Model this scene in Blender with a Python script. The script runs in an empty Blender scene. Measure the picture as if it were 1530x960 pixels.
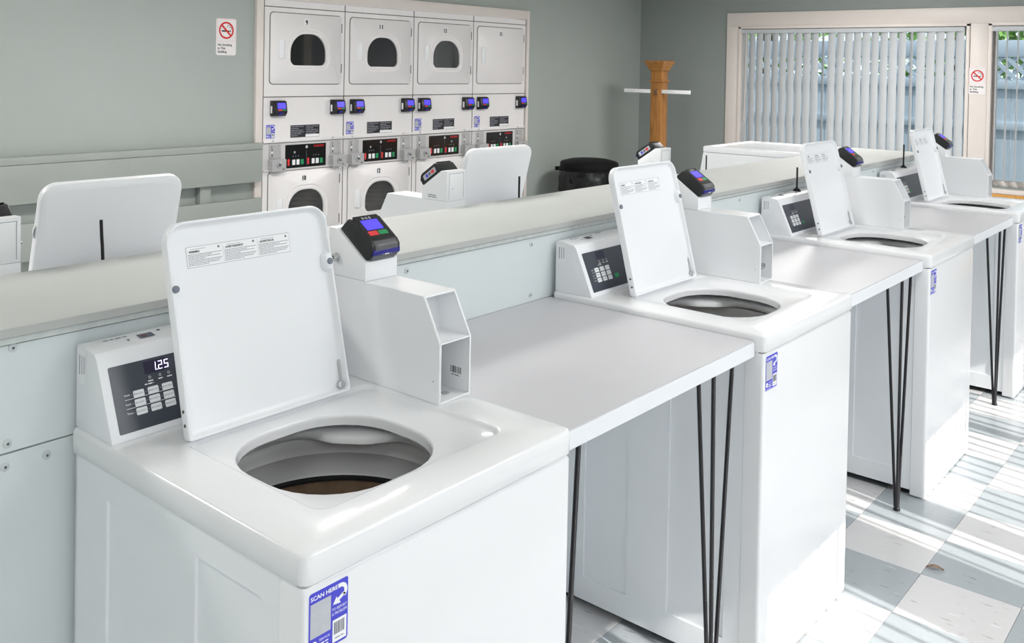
import bpy, bmesh, math, random
from mathutils import Vector, Matrix
random.seed(7)
sc = bpy.context.scene
COL = sc.collection
PI = math.pi

# ------------------------------------------------------------------ camera, world, sun, large lights, exposure
cd = bpy.data.cameras.new('camera'); cam = bpy.data.objects.new('camera', cd); COL.objects.link(cam); sc.camera = cam
yaw, pitch, roll = -.8593, -.0170, .0186
_f = Vector((-math.sin(yaw)*math.cos(pitch), math.cos(yaw)*math.cos(pitch), math.sin(pitch)))
_r = Vector((math.cos(yaw), math.sin(yaw), 0)); _u = _r.cross(_f)
_r, _u = _r*math.cos(roll)+_u*math.sin(roll), _u*math.cos(roll)-_r*math.sin(roll)
cam.matrix_world = Matrix(((_r.x, _u.x, -_f.x, -.8645), (_r.y, _u.y, -_f.y, -1.0758), (_r.z, _u.z, -_f.z, 1.7024), (0, 0, 0, 1)))
cd.sensor_fit = 'HORIZONTAL'; cd.sensor_width = 36; cd.lens = 1403.64/1530*36
cd.shift_x = 41.68/1530; cd.shift_y = -356.48/1530; cd.clip_start = .02

W = bpy.data.worlds.new('sky'); sc.world = W; W.use_nodes = True
bg = W.node_tree.nodes['Background']; bg.inputs[0].default_value = (.80, .885, 1, 1); bg.inputs[1].default_value = 1.6

sd = bpy.data.lights.new('sun', 'SUN'); sd.energy = 6.5; sd.angle = math.radians(.3); sd.color = (1, .96, .9)
sun = bpy.data.objects.new('sun', sd); COL.objects.link(sun)
_az, _el = math.radians(-100), math.radians(26.3)
sun.rotation_euler = Vector((math.cos(_az)*math.cos(_el), math.sin(_az)*math.cos(_el), math.sin(_el))).to_track_quat('Z', 'Y').to_euler()

FILL_LAMPS = [(-1.6, -.7, 6), (2.0, -.7, 10), (5.4, -.7, 9), (-1.2, 2.7, 51), (2.3, 2.7, 54), (7.0, 2.0, 70), (-1.6, -2.5, 26), (2.0, -2.5, 33), (5.4, -2.5, 30)]   # unseen ceiling panels added as fill light: x, y, watts
FX0, FX1, FZ0, FZ1, FY = -1.5, 6.3, .12, 2.10, -3.5      # daylight window behind the camera
def portal(name, loc, rot, sx, sy):
    l = bpy.data.lights.new(name, 'AREA'); l.shape = 'RECTANGLE'; l.size = sx; l.size_y = sy; l.cycles.is_portal = True
    o = bpy.data.objects.new(name, l); COL.objects.link(o); o.location = loc; o.rotation_euler = rot
portal('window_portal', ((FX0+FX1)/2, FY-.12, (FZ0+FZ1)/2), (PI/2, 0, 0), FX1-FX0, FZ1-FZ0)
sc.view_settings.view_transform = 'Standard'; sc.view_settings.look = 'None'
sc.view_settings.gamma = 1; sc.view_settings.use_curve_mapping = False
sc.view_settings.exposure = .06
try: sc.cycles.max_bounces = 10; sc.cycles.diffuse_bounces = 6; sc.cycles.caustics_reflective = False; sc.cycles.caustics_refractive = False
except Exception: pass

# ------------------------------------------------------------------ materials
def srgb(r, g, b):
    f = lambda c: (c/255/12.92) if c/255 <= .04045 else ((c/255+.055)/1.055)**2.4
    return (f(r), f(g), f(b), 1)
MATS = {}
def mat(name, rgb, rough=.5, metal=0., var=.03, scale=6., bump=0., bscale=200., emit=None, estr=0., coat=0., spec=.5):
    m = bpy.data.materials.new(name); m.use_nodes = True; nt = m.node_tree; b = nt.nodes['Principled BSDF']
    c = srgb(*rgb)
    b.inputs['Roughness'].default_value = rough; b.inputs['Metallic'].default_value = metal
    b.inputs['Specular IOR Level'].default_value = spec
    if coat: b.inputs['Coat Weight'].default_value = coat; b.inputs['Coat Roughness'].default_value = .06
    tc = nt.nodes.new('ShaderNodeTexCoord')
    n = nt.nodes.new('ShaderNodeTexNoise'); n.inputs['Scale'].default_value = scale; n.inputs['Detail'].default_value = 3
    nt.links.new(tc.outputs['Object'], n.inputs['Vector'])
    r = nt.nodes.new('ShaderNodeValToRGB')
    r.color_ramp.elements[0].position = .3; r.color_ramp.elements[1].position = .7
    r.color_ramp.elements[0].color = tuple(max(0, x*(1-var)) for x in c[:3])+(1,)
    r.color_ramp.elements[1].color = tuple(min(1, x*(1+var)) for x in c[:3])+(1,)
    nt.links.new(n.outputs['Fac'], r.inputs['Fac']); nt.links.new(r.outputs['Color'], b.inputs['Base Color'])
    if bump:
        n2 = nt.nodes.new('ShaderNodeTexNoise'); n2.inputs['Scale'].default_value = bscale; nt.links.new(tc.outputs['Object'], n2.inputs['Vector'])
        bp = nt.nodes.new('ShaderNodeBump'); bp.inputs['Strength'].default_value = bump; bp.inputs['Distance'].default_value = .002
        nt.links.new(n2.outputs['Fac'], bp.inputs['Height']); nt.links.new(bp.outputs['Normal'], b.inputs['Normal'])
    if emit: b.inputs['Emission Color'].default_value = srgb(*emit); b.inputs['Emission Strength'].default_value = estr
    MATS[name] = m
    return m
mat('enamel', (237, 237, 239), .22, var=.006, coat=.3)
mat('enamel_side', (238, 240, 243), .34, var=.008)
mat('plastic_white', (240, 241, 244), .3, var=.008)
mat('vault_paint', (240, 241, 243), .28, var=.006)
mat('vault_edge', (240, 241, 243), .3, var=.004)
mat('tub_plastic', (238, 239, 241), .4, var=.01)
mat('basket_grey', (214, 215, 217), .42, var=.03)
mat('basket_steel', (170, 146, 122), .35, .5, var=.2, scale=20)  # stainless wall, its brown reflection painted into the colour
mat('basket_floor', (122, 102, 84), .45, var=.15, scale=14)
mat('rubber_black', (22, 22, 24), .6, var=.05)
mat('black_plastic', (24, 24, 27), .38, var=.05, bump=.15, bscale=900)
mat('black_gloss', (16, 15, 18), .12, var=.03)
mat('grey_plastic', (92, 92, 96), .35, var=.03)
mat('slate_panel', (62, 68, 78), .3, var=.04)
mat('button_white', (242, 243, 245), .4, var=.01)
mat('led', (200, 190, 255), .5, emit=(225, 215, 255), estr=3.0)
mat('led_dark', (34, 30, 58), .3)
mat('screen_blue', (70, 60, 235), .25, emit=(72, 58, 250), estr=1.1)
mat('red', (205, 50, 55), .4, emit=(205, 50, 55), estr=.25)
mat('green', (30, 130, 80), .4, emit=(30, 130, 80), estr=.2)
mat('blue_lip', (28, 26, 130), .25)
mat('sticker_blue', (66, 66, 205), .4, var=.01)
mat('print_white', (244, 244, 246), .5, var=.005)
mat('print_pale', (188, 190, 197), .5, var=.04, scale=60)
mat('print_black', (34, 34, 40), .5)
mat('print_grey', (150, 152, 162), .5)
mat('print_slate', (104, 106, 120), .5)
mat('sign_red', (214, 30, 36), .45)
mat('sign_pink', (238, 214, 216), .4)
mat('sign_white', (236, 232, 232), .35)
mat('brown', (112, 70, 66), .5)
mat('dry_leaf', (150, 122, 104), .7, var=.2, scale=90)
mat('chrome', (205, 206, 208), .18, 1.)
mat('steel', (200, 200, 201), .34, .45, var=.05)
mat('rubber_grey', (118, 124, 136), .55)
mat('leg_black', (26, 24, 30), .35, var=.05)
mat('bulk_paint', (216, 223, 224), .42, var=.02, scale=3, bump=.12, bscale=60)
mat('ply_edge', (196, 202, 200), .55, var=.08, scale=40)
mat('screw_paint', (200, 206, 206), .4)
mat('laminate', (196, 195, 199), .45, var=.012, scale=3)
mat('laminate_edge', (232, 234, 238), .35, var=.01)
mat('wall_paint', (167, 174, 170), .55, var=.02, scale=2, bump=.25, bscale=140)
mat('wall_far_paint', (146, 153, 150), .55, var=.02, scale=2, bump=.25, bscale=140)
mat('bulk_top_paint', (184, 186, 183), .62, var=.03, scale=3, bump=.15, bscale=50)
mat('wall_front_paint', (196, 198, 194), .6, var=.02)
mat('ceiling_paint', (236, 236, 232), .7, var=.01)
mat('rail_paint', (156, 162, 157), .42, var=.04, scale=5, bump=.2, bscale=50)
mat('trim_paint', (226, 218, 212), .4, var=.01)
mat('dryer_white', (236, 233, 233), .32, var=.008)
mat('dryer_panel', (214, 212, 212), .3, var=.01)
mat('gap_dark', (92, 86, 80), .7)
mat('drum_metal', (214, 218, 216), .3, .1, var=.1)
mat('fence_paint', (186, 199, 211), .6, var=.05, scale=4)
mat('leaf', (108, 150, 66), .5, var=.35, scale=3)
mat('bark', (84, 66, 50), .8, var=.2)
mat('concrete', (186, 184, 178), .8, var=.08)
mat('oak', (206, 150, 70), .35, var=.10, scale=9)
mat('bag_black', (9, 9, 11), .2, var=.1, bump=.6, bscale=18)
mat('can_black', (8, 8, 9), .55, var=.1, spec=.2)
mat('blind_vinyl', (198, 202, 205), .5, var=.02, scale=20)
mat('rod_white', (250, 250, 250), .12, var=.005, coat=.5)
mat('fill_diffuser', (250, 250, 246), .6, emit=(255, 250, 240), estr=2.2)

def wood_mat(name, c1, c2, sx=(30, 30, 2)):
    m = bpy.data.materials.new(name); m.use_nodes = True; nt = m.node_tree; b = nt.nodes['Principled BSDF']
    tc = nt.nodes.new('ShaderNodeTexCoord'); mp = nt.nodes.new('ShaderNodeMapping'); mp.inputs['Scale'].default_value = sx
    n = nt.nodes.new('ShaderNodeTexNoise'); n.inputs['Scale'].default_value = 2.2; n.inputs['Detail'].default_value = 5; n.inputs['Distortion'].default_value = .6
    r = nt.nodes.new('ShaderNodeValToRGB'); r.color_ramp.elements[0].color = srgb(*c1); r.color_ramp.elements[1].color = srgb(*c2)
    r.color_ramp.elements[0].position = .35; r.color_ramp.elements[1].position = .7
    nt.links.new(tc.outputs['Object'], mp.inputs[0]); nt.links.new(mp.outputs[0], n.inputs['Vector']); nt.links.new(n.outputs['Fac'], r.inputs[0]); nt.links.new(r.outputs[0], b.inputs['Base Color'])
    b.inputs['Roughness'].default_value = .35
    MATS[name] = m
wood_mat('post_wood', (150, 98, 44), (186, 130, 66))
wood_mat('oak', (196, 138, 58), (220, 164, 84), (3, 20, 30))

def tile_mat(name, base, streak, dark):
    m = bpy.data.materials.new(name); m.use_nodes = True; nt = m.node_tree; b = nt.nodes['Principled BSDF']; L = nt.links.new
    tc = nt.nodes.new('ShaderNodeTexCoord'); oi = nt.nodes.new('ShaderNodeObjectInfo')
    ad = nt.nodes.new('ShaderNodeVectorMath'); ad.operation = 'ADD'
    sc_ = nt.nodes.new('ShaderNodeVectorMath'); sc_.operation = 'SCALE'; sc_.inputs['Scale'].default_value = 7
    cb = nt.nodes.new('ShaderNodeCombineXYZ'); L(oi.outputs['Random'], cb.inputs[0]); L(oi.outputs['Random'], cb.inputs[1]); L(cb.outputs[0], sc_.inputs[0])
    L(tc.outputs['Object'], ad.inputs[0]); L(sc_.outputs[0], ad.inputs[1])
    mp = nt.nodes.new('ShaderNodeMapping'); mp.inputs['Rotation'].default_value = (0, 0, .35); mp.inputs['Scale'].default_value = (70, 14, 1); L(ad.outputs[0], mp.inputs[0])
    n = nt.nodes.new('ShaderNodeTexNoise'); n.inputs['Scale'].default_value = 1; n.inputs['Detail'].default_value = 2; L(mp.outputs[0], n.inputs['Vector'])
    r = nt.nodes.new('ShaderNodeValToRGB'); e = r.color_ramp.elements
    e[0].position = .26; e[0].color = srgb(*dark); e[1].position = .33; e[1].color = srgb(*base)
    k = e.new(.66); k.color = srgb(*base); k = e.new(.74); k.color = srgb(*streak)
    L(n.outputs['Fac'], r.inputs[0]); L(r.outputs[0], b.inputs['Base Color'])
    b.inputs['Roughness'].default_value = .2
    n2 = nt.nodes.new('ShaderNodeTexNoise'); n2.inputs['Scale'].default_value = 9; L(tc.outputs['Object'], n2.inputs['Vector'])
    bp = nt.nodes.new('ShaderNodeBump'); bp.inputs['Strength'].default_value = .1; bp.inputs['Distance'].default_value = .004; L(n2.outputs['Fac'], bp.inputs['Height']); L(bp.outputs[0], b.inputs['Normal'])
    MATS[name] = m
tile_mat('tile_light', (214, 212, 212), (226, 226, 226), (160, 156, 154))
tile_mat('tile_grey', (170, 176, 180), (186, 191, 194), (140, 146, 150))

def glass_mat(name, tint, a):
    m = bpy.data.materials.new(name); m.use_nodes = True; nt = m.node_tree; nt.nodes.clear()
    o = nt.nodes.new('ShaderNodeOutputMaterial'); mx = nt.nodes.new('ShaderNodeMixShader'); t = nt.nodes.new('ShaderNodeBsdfTransparent'); g = nt.nodes.new('ShaderNodeBsdfGlossy')
    t.inputs[0].default_value = tint; g.inputs['Roughness'].default_value = .03
    fr = nt.nodes.new('ShaderNodeFresnel'); fr.inputs[0].default_value = 2.1 if a else 1.5
    nt.links.new(fr.outputs[0], mx.inputs[0]); nt.links.new(t.outputs[0], mx.inputs[1]); nt.links.new(g.outputs[0], mx.inputs[2]); nt.links.new(mx.outputs[0], o.inputs[0])
    MATS[name] = m
glass_mat('pane_glass', (.93, .96, .96, 1), 0)
glass_mat('dryer_glass', (.92, .94, .94, 1), 1)

# ------------------------------------------------------------------ mesh helpers
class MB:
    """collects geometry with material slots; build() links it as ONE mesh object"""
    def __init__(s, *mats):
        s.bm = bmesh.new(); s.mats = list(mats)
    def mi(s, m):
        if m not in s.mats: s.mats.append(m)
        return s.mats.index(m)
    def face(s, pts, m=None):
        vs = [s.bm.verts.new(p) for p in pts]
        f = s.bm.faces.new(vs); f.material_index = s.mi(m) if m else 0
        return f
    def box(s, x0, x1, y0, y1, z0, z1, m=None, bev=0, seg=2):
        b = bmesh.new()
        c = [(x, y, z) for x in (x0, x1) for y in (y0, y1) for z in (z0, z1)]
        v = [b.verts.new(p) for p in c]
        for q in ((0, 1, 3, 2), (4, 6, 7, 5), (0, 4, 5, 1), (2, 3, 7, 6), (0, 2, 6, 4), (1, 5, 7, 3)): b.faces.new([v[i] for i in q])
        s.add(b, m, bev, seg)
        return s
    def add(s, b, m=None, bev=0, seg=2, ang=35):
        bmesh.ops.recalc_face_normals(b, faces=b.faces[:])
        if bev:
            e = [x for x in b.edges if len(x.link_faces) == 2 and x.calc_face_angle(0) > math.radians(ang)]
            bmesh.ops.bevel(b, geom=e, offset=bev, segments=seg, profile=.5, affect='EDGES', clamp_overlap=True)
        k = s.mi(m) if m else 0
        vm = {}
        for v in b.verts: vm[v] = s.bm.verts.new(v.co)
        for f in b.faces:
            try: n = s.bm.faces.new([vm[v] for v in f.verts]); n.material_index = k
            except ValueError: pass
        b.free()
    def prism(s, prof, a0, a1, axis='x', m=None, bev=0, seg=2, ang=35):
        """closed profile extruded along axis; prof gives the two other coordinates in order"""
        b = bmesh.new()
        def P(p, a): return {'x': (a, p[0], p[1]), 'y': (p[0], a, p[1]), 'z': (p[0], p[1], a)}[axis]
        A = [b.verts.new(P(p, a0)) for p in prof]; B = [b.verts.new(P(p, a1)) for p in prof]
        b.faces.new(A); b.faces.new(B[::-1]); n = len(prof)
        for i in range(n): b.faces.new([A[i], B[i], B[(i+1) % n], A[(i+1) % n]])
        s.add(b, m, bev, seg, ang)
        return s
    def loops(s, L, m=None, close=True, cap0=False, cap1=False):
        b = bmesh.new(); R = [[b.verts.new(p) for p in l] for l in L]
        n = len(L[0])
        for i in range(len(R)-1):
            for j in range(n if close else n-1):
                k = (j+1) % n
                try: b.faces.new([R[i][j], R[i][k], R[i+1][k], R[i+1][j]])
                except ValueError: pass
        if cap0: b.faces.new(R[0])
        if cap1: b.faces.new(R[-1])
        s.add(b, m)
        return s
    def cyl(s, p0, p1, r, m=None, n=16, r1=None, cap=True, bev=0):
        p0, p1 = Vector(p0), Vector(p1); d = (p1-p0).normalized(); a = d.orthogonal().normalized(); c = d.cross(a)
        r1 = r if r1 is None else r1
        ring = lambda p, q: [p+(a*math.cos(t)+c*math.sin(t))*q for t in (2*PI*i/n for i in range(n))]
        b = bmesh.new(); A = [b.verts.new(v) for v in ring(p0, r)]; B = [b.verts.new(v) for v in ring(p1, r1)]
        for i in range(n): b.faces.new([A[i], A[(i+1) % n], B[(i+1) % n], B[i]])
        if cap: b.faces.new(A[::-1]); b.faces.new(B)
        s.add(b, m, bev, 2, 50)
        return s
    def lathe(s, c, prof, m=None, n=40, axis='z', cap0=False, cap1=False):
        L = []
        for r, h in prof:
            L.append([(c[0]+r*math.cos(t), c[1]+r*math.sin(t), c[2]+h) if axis == 'z' else (c[0]+r*math.cos(t), c[1]+h, c[2]+r*math.sin(t)) for t in (2*PI*i/n for i in range(n))])
        return s.loops(L, m, True, cap0, cap1)
    def tube(s, pts, r, m=None, n=10):
        pts = [Vector(p) for p in pts]; L = []
        for i, p in enumerate(pts):
            d = (pts[min(i+1, len(pts)-1)]-pts[max(i-1, 0)]).normalized()
            ref = Vector((0, 0, 1)) if abs(d.z) < .9 else Vector((1, 0, 0))
            a = d.cross(ref).normalized(); c = d.cross(a)
            L.append([p+(a*math.cos(t)+c*math.sin(t))*r for t in (2*PI*k/n for k in range(n))])
        return s.loops(L, m, True, True, True)
    def build(s, name, parent=None, smooth=40, loc=None, **props):
        me = bpy.data.meshes.new(name); s.bm.normal_update(); s.bm.to_mesh(me); s.bm.free()
        for x in s.mats: me.materials.append(MATS[x])
        if smooth:
            for p in me.polygons: p.use_smooth = True
            me.set_sharp_from_angle(angle=math.radians(smooth))
        return link(name, me, parent, loc, **props)
def link(name, data, parent=None, loc=None, **props):
    o = bpy.data.objects.new(name, data); COL.objects.link(o)
    if parent: o.parent = parent
    if loc: o.location = loc
    for k, v in props.items(): o[k] = v
    return o
def thing(name, label, cat, loc=(0, 0, 0), rz=0, group=None):
    o = link(name, None, None, loc, label=label, category=cat); o.rotation_euler.z = rz; o.empty_display_size = .1
    if group: o['group'] = group
    return o
def tag(o, label, cat, group=None):
    o['label'] = label; o['category'] = cat
    if group: o['group'] = group
    return o
def copy_tree(o, parent=None, skip=()):
    c = o.copy(); COL.objects.link(c); c.parent = parent
    for ch in list(o.children):
        if ch.name.split('.')[0] not in skip: copy_tree(ch, c, skip)
    return c
def rr(x0, x1, y0, y1, r, k=8):
    """rounded rectangle in 2D, counter-clockwise; r is one radius or (bl, br, tr, tl)"""
    if not isinstance(r, (tuple, list)): r = (r,)*4
    P = []
    for (cx, cy, a0), q in zip(((x0, y0, PI), (x1, y0, 1.5*PI), (x1, y1, 0), (x0, y1, .5*PI)), r):
        ox = cx+q if cx == x0 else cx-q; oy = cy+q if cy == y0 else cy-q
        for i in range(k+1):
            a = a0+(PI/2)*i/k; P.append((ox+q*math.cos(a), oy+q*math.sin(a)))
    return P
_TXT = {}
def text_mesh(t, bold=False):
    if t in _TXT: return _TXT[t]
    c = bpy.data.curves.new('t', 'FONT'); c.body = t; c.size = 1; c.resolution_u = 2; c.fill_mode = 'FRONT'
    o = bpy.data.objects.new('t', c); COL.objects.link(o); bpy.context.view_layer.update()
    me = o.to_mesh(); V = [v.co.copy() for v in me.vertices]; F = [tuple(p.vertices) for p in me.polygons]
    o.to_mesh_clear(); bpy.data.objects.remove(o); bpy.data.curves.remove(c)
    x0 = min(v.x for v in V); x1 = max(v.x for v in V)
    _TXT[t] = (V, F, x0, x1)
    return _TXT[t]
class Flat:
    """flat print on a surface: origin, two axes; each layer a hair above the one below"""
    def __init__(s, mb, O, ex, ey, lift=.00025):
        s.mb = mb; s.O = Vector(O); s.ex = Vector(ex).normalized(); s.ey = Vector(ey).normalized(); s.n = s.ex.cross(s.ey); s.lift = lift
    def p(s, x, y, l): return s.O+s.ex*x+s.ey*y+s.n*(s.lift*l)
    def poly(s, pts, m, l=1): s.mb.face([s.p(x, y, l) for x, y in pts], m)
    def rect(s, x0, y0, x1, y1, m, l=1): s.poly([(x0, y0), (x1, y0), (x1, y1), (x0, y1)], m, l)
    def rrect(s, x0, y0, x1, y1, r, m, l=1, k=4): s.poly(rr(x0, x1, y0, y1, r, k), m, l)
    def ring(s, cx, cy, r0, r1, m, l=1, a0=0, a1=2*PI, n=28):
        for i in range(n):
            a, b = a0+(a1-a0)*i/n, a0+(a1-a0)*(i+1)/n
            s.poly([(cx+r0*math.cos(a), cy+r0*math.sin(a)), (cx+r1*math.cos(a), cy+r1*math.sin(a)), (cx+r1*math.cos(b), cy+r1*math.sin(b)), (cx+r0*math.cos(b), cy+r0*math.sin(b))], m, l)
    def disc(s, cx, cy, r, m, l=1, n=20): s.poly([(cx+r*math.cos(2*PI*i/n), cy+r*math.sin(2*PI*i/n)) for i in range(n)], m, l)
    def text(s, t, x, y, h, m, l=2, width=None, bold=0):
        V, F, x0, x1 = text_mesh(t); sy = h/.7; sx = sy if width is None else width/(x1-x0)
        k = s.mb.mi(m)
        offs = [(0, 0)] if not bold else [(0, 0), (bold, 0), (bold/2, bold/2)]
        for q, (dx, dy) in enumerate(offs):
            vs = [s.mb.bm.verts.new(s.p(x+dx+(v.x-x0)*sx, y+dy+v.y*sy, l+q*.15)) for v in V]
            for f in F:
                try: s.mb.bm.faces.new([vs[i] for i in f]).material_index = k
                except ValueError: pass
    def fine(s, x0, x1, y, h, m, l=2, seed=0, fill=.9):
        rnd = random.Random(seed); x = x0
        end = x0+(x1-x0)*fill
        while x < end:
            w = rnd.uniform(1.5, 6)*h; s.rect(x, y, min(x+w, end), y+h, m, l); x += w+h*.8

# ------------------------------------------------------------------ room shell
PX0, PX1 = 1.68, 2.12
RX0, RX1, RY0, RY1, RZ = -3.2, 9.02, FY, 4.95, 2.72
GX, GY, T = 2.5392, -.1519, .3048
def struct(mb, name, parent=None, **k):
    o = mb.build(name, parent, **k); o['kind'] = 'structure'
    return o
m = MB('gap_dark'); m.box(RX0, RX1, RY0, RY1+.9, -.12, -.0035)
floor = struct(m, 'floor')
tm = {}
for nm in ('tile_light', 'tile_grey'):
    q = MB(nm); q.box(-T/2+.0005, T/2-.0005, -T/2+.0005, T/2-.0005, -.0035, 0, bev=.0006, seg=1)
    o = q.build('vinyl_tile'); tm[nm] = o.data; bpy.data.objects.remove(o)
rest = {'tile_light': MB('tile_light'), 'tile_grey': MB('tile_grey')}
i0, i1 = math.floor((RX0-GX)/T), math.ceil((RX1-GX)/T); j0, j1 = math.floor((RY0-GY)/T), math.ceil((RY1-GY)/T)
restm = MB('tile_light', 'tile_grey')
for i in range(i0, i1):
    for j in range(j0, j1):
        cx, cy = GX+(i+.5)*T, GY+(j+.5)*T
        nm = 'tile_light' if (i+j) % 2 == 0 else 'tile_grey'      # tile left-front of the grid origin is light
        if .45 < cx < 6.3 and -1.2 < cy < .78:
            o = link('vinyl_tile', tm[nm], floor, (cx, cy, 0))
        else:
            a, b, c, d = max(RX0, cx-T/2+.0005), min(RX1, cx+T/2-.0005), max(RY0, cy-T/2+.0005), min(RY1, cy+T/2-.0005)
            if b > a and d > c: restm.face([(a, c, 0), (b, c, 0), (b, d, 0), (a, d, 0)], nm)
restm.build('vinyl_tile_field', floor, smooth=0, kind='stuff')

# back wall with the recess for the dryers
DX, DW, DY = 3.5001, .8109, 4.932
m = MB('wall_paint')
m.box(RX0-.1, 3.43, RY1, RY1+.12, 0, RZ); m.box(6.79, RX1+.1, RY1, RY1+.12, 0, RZ); m.box(3.43, 6.79, RY1, RY1+.12, 2.25, RZ)
struct(m, 'wall_back')
m = MB('wall_paint'); m.box(RX0-.1, RX0, RY0, RY1, 0, RZ); struct(m, 'wall_left')
# far wall with two windows
WY = [(1.30, 3.65), (-1.35, 1.115)]; WZ0, WZ1 = .66, 2.19
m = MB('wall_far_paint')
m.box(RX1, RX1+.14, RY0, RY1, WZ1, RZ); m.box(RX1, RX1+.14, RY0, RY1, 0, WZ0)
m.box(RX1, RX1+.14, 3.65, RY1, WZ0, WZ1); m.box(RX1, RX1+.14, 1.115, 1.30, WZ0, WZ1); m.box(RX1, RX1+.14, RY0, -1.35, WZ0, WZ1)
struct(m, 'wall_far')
# wall behind the camera with the daylight window
m = MB('wall_front_paint')
m.box(RX0, FX0, FY-.14, FY, 0, RZ); m.box(FX1, RX1, FY-.14, FY, 0, RZ); m.box(FX0, FX1, FY-.14, FY, FZ1, RZ); m.box(FX0, FX1, FY-.14, FY, 0, FZ0); m.box(PX0, PX1, FY-.14, FY, FZ0, FZ1)
struct(m, 'wall_front')
m = MB('ceiling_paint'); m.box(RX0, RX1, RY0, RY1, RZ, RZ+.1); struct(m, 'ceiling')

# trims: around the dryers, the windows
m = MB('trim_paint')
m.box(3.424, 3.488, 4.915, RY1, 0, 2.285, bev=.003); m.box(6.752, 6.79, 4.915, RY1, 0, 2.285, bev=.003); m.box(3.488, 6.752, 4.915, RY1, 2.192, 2.285, bev=.003)
struct(m, 'trim_1')
m = MB('trim_paint')
cx0, cx1 = RX1-.022, RX1
m.box(cx0, cx1, -1.55, 3.808, 2.205, 2.359, bev=.003); m.box(cx0, cx1, 3.665, 3.808, .56, 2.205, bev=.003); m.box(cx0, cx1, 1.13, 1.285, .62, 2.205, bev=.003)
m.box(cx0, cx1, -1.55, -1.365, .56, 2.205, bev=.003); m.box(cx0-.03, cx1, -1.55, 3.665, .60, .645, bev=.004)
struct(m, 'trim_2')
m = MB('oak'); m.box(RX1-.06, RX1, -1.55, 3.808, .50, .598, bev=.006); struct(m, 'trim_3')

def window(n, y0, y1, slider):
    w = MB('trim_paint')
    for a, b, c, d in ((y0, y1, WZ1-.05, WZ1), (y0, y1, WZ0, WZ0+.055), (y0, y0+.045, WZ0, WZ1), (y1-.045, y1, WZ0, WZ1), slider):
        w.box(RX1+.05, RX1+.11, a, b, c, d, bev=.003)
    o = struct(w, 'window_%d' % n)
    ys = sorted([y0+.045, slider[0], slider[1], y1-.045])
    for a, b in ((ys[0], ys[1]), (ys[2], ys[3])):
        if b-a > .1:
            g = MB('pane_glass'); g.box(RX1+.078, RX1+.082, a, b, WZ0+.055, WZ1-.05); g.build('pane', o, smooth=0)
    for a, b in ((y0-.012, y0+.02), (y1-.02, y1+.012)):
        q = MB('trim_paint'); q.box(RX1-.034, RX1+.05, a, b, WZ0, WZ1+.012, bev=.003); q.build('reveal_moulding', o)
    q = MB('trim_paint'); q.box(RX1-.034, RX1+.05, y0-.012, y1+.012, WZ1-.012, WZ1+.02, bev=.003); q.build('head_moulding', o)
    return o
window(1, 1.30, 3.65, (2.44, 2.50, WZ0, WZ1)); window(2, -1.35, 1.115, (-.15, -.09, WZ0, WZ1))
w = MB('trim_paint')
for x in [FX0+.04+(FX1-FX0-.08)*i/4 for i in range(5)]: w.box(x-.04, x+.04, FY-.11, FY-.05, FZ0, FZ1)
w.box(FX0, FX1, FY-.11, FY-.05, FZ0, FZ0+.06); w.box(FX0, FX1, FY-.11, FY-.05, FZ1-.06, FZ1)
w3 = struct(w, 'window_3')

# vertical blinds
def slat_mesh(width, z0, z1, name='slat', bow=.008):
    q = MB('blind_vinyl'); n = 6; A = []
    for k in range(n+1):
        t = -1+2*k/n; A.append((t*width/2, bow*(1-t*t)))
    P = A+[(x, y+.0012) for x, y in A[::-1]]
    q.prism(P, z0, z1, 'z', ang=200)
    o = q.build(name, smooth=60); d = o.data; bpy.data.objects.remove(o)
    return d
def blind(label, axis, a0, a1, at, z0, z1, n, angf, group=None, width=.089):
    t = thing('vertical_blind', label, 'blind', (at, (a0+a1)/2, z0) if axis == 'y' else ((a0+a1)/2, at, z0))
    L = (a1-a0)/2
    q = MB('blind_vinyl')
    if axis == 'y': q.box(-.03, .03, -L, L, z1-z0-.045, z1-z0, bev=.004)
    else: q.box(-L, L, -.03, .03, z1-z0-.045, z1-z0, bev=.004)
    q.build('head_rail', t)
    me = slat_mesh(width, .02, z1-z0-.043)
    for i in range(n):
        p = -L+2*L*(i+.5)/n
        o = link('slat', me, t, (0, p, 0) if axis == 'y' else (p, 0, 0)); o.rotation_euler.z = angf(i)
    return t
rb = random.Random(3)
def a1f(i):      # near closed: seen from the room each slat overlaps most of its gap
    base = PI/2-math.radians(17)+rb.uniform(-.09, .09)
    if i in (5, 15): base -= math.radians(36)
    return base
b1 = blind('long white vertical blind of nearly closed slats in the wide far window', 'y', 1.335, 3.64, RX1-.002, .70, 2.172, 26, a1f)
q = MB('trim_paint'); q.tube([(-.035, 1.075, 1.43), (-.036, 1.08, .8), (-.036, 1.085, .45)], .004); q.build('tilt_wand', b1)
b2 = blind('white vertical blind with slats turned open at the right edge of the photo', 'y', -1.34, 1.105, RX1-.002, .70, 2.172, 27, lambda i: math.radians(15)+rb.uniform(-.05, .05))
FA = math.radians(-100+11)
for a, b, l in ((FX0, PX0, 'white vertical blind in the window behind the camera, left of the pier'), (PX1, FX1, 'white vertical blind in the window behind the camera, right of the pier')):
    blind(l, 'x', a, b, FY-.02, FZ0, FZ1, int((b-a)/.080), lambda i: FA+rb.uniform(-.10, .10)+(.9 if i % 13 == 4 else 0))

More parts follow.
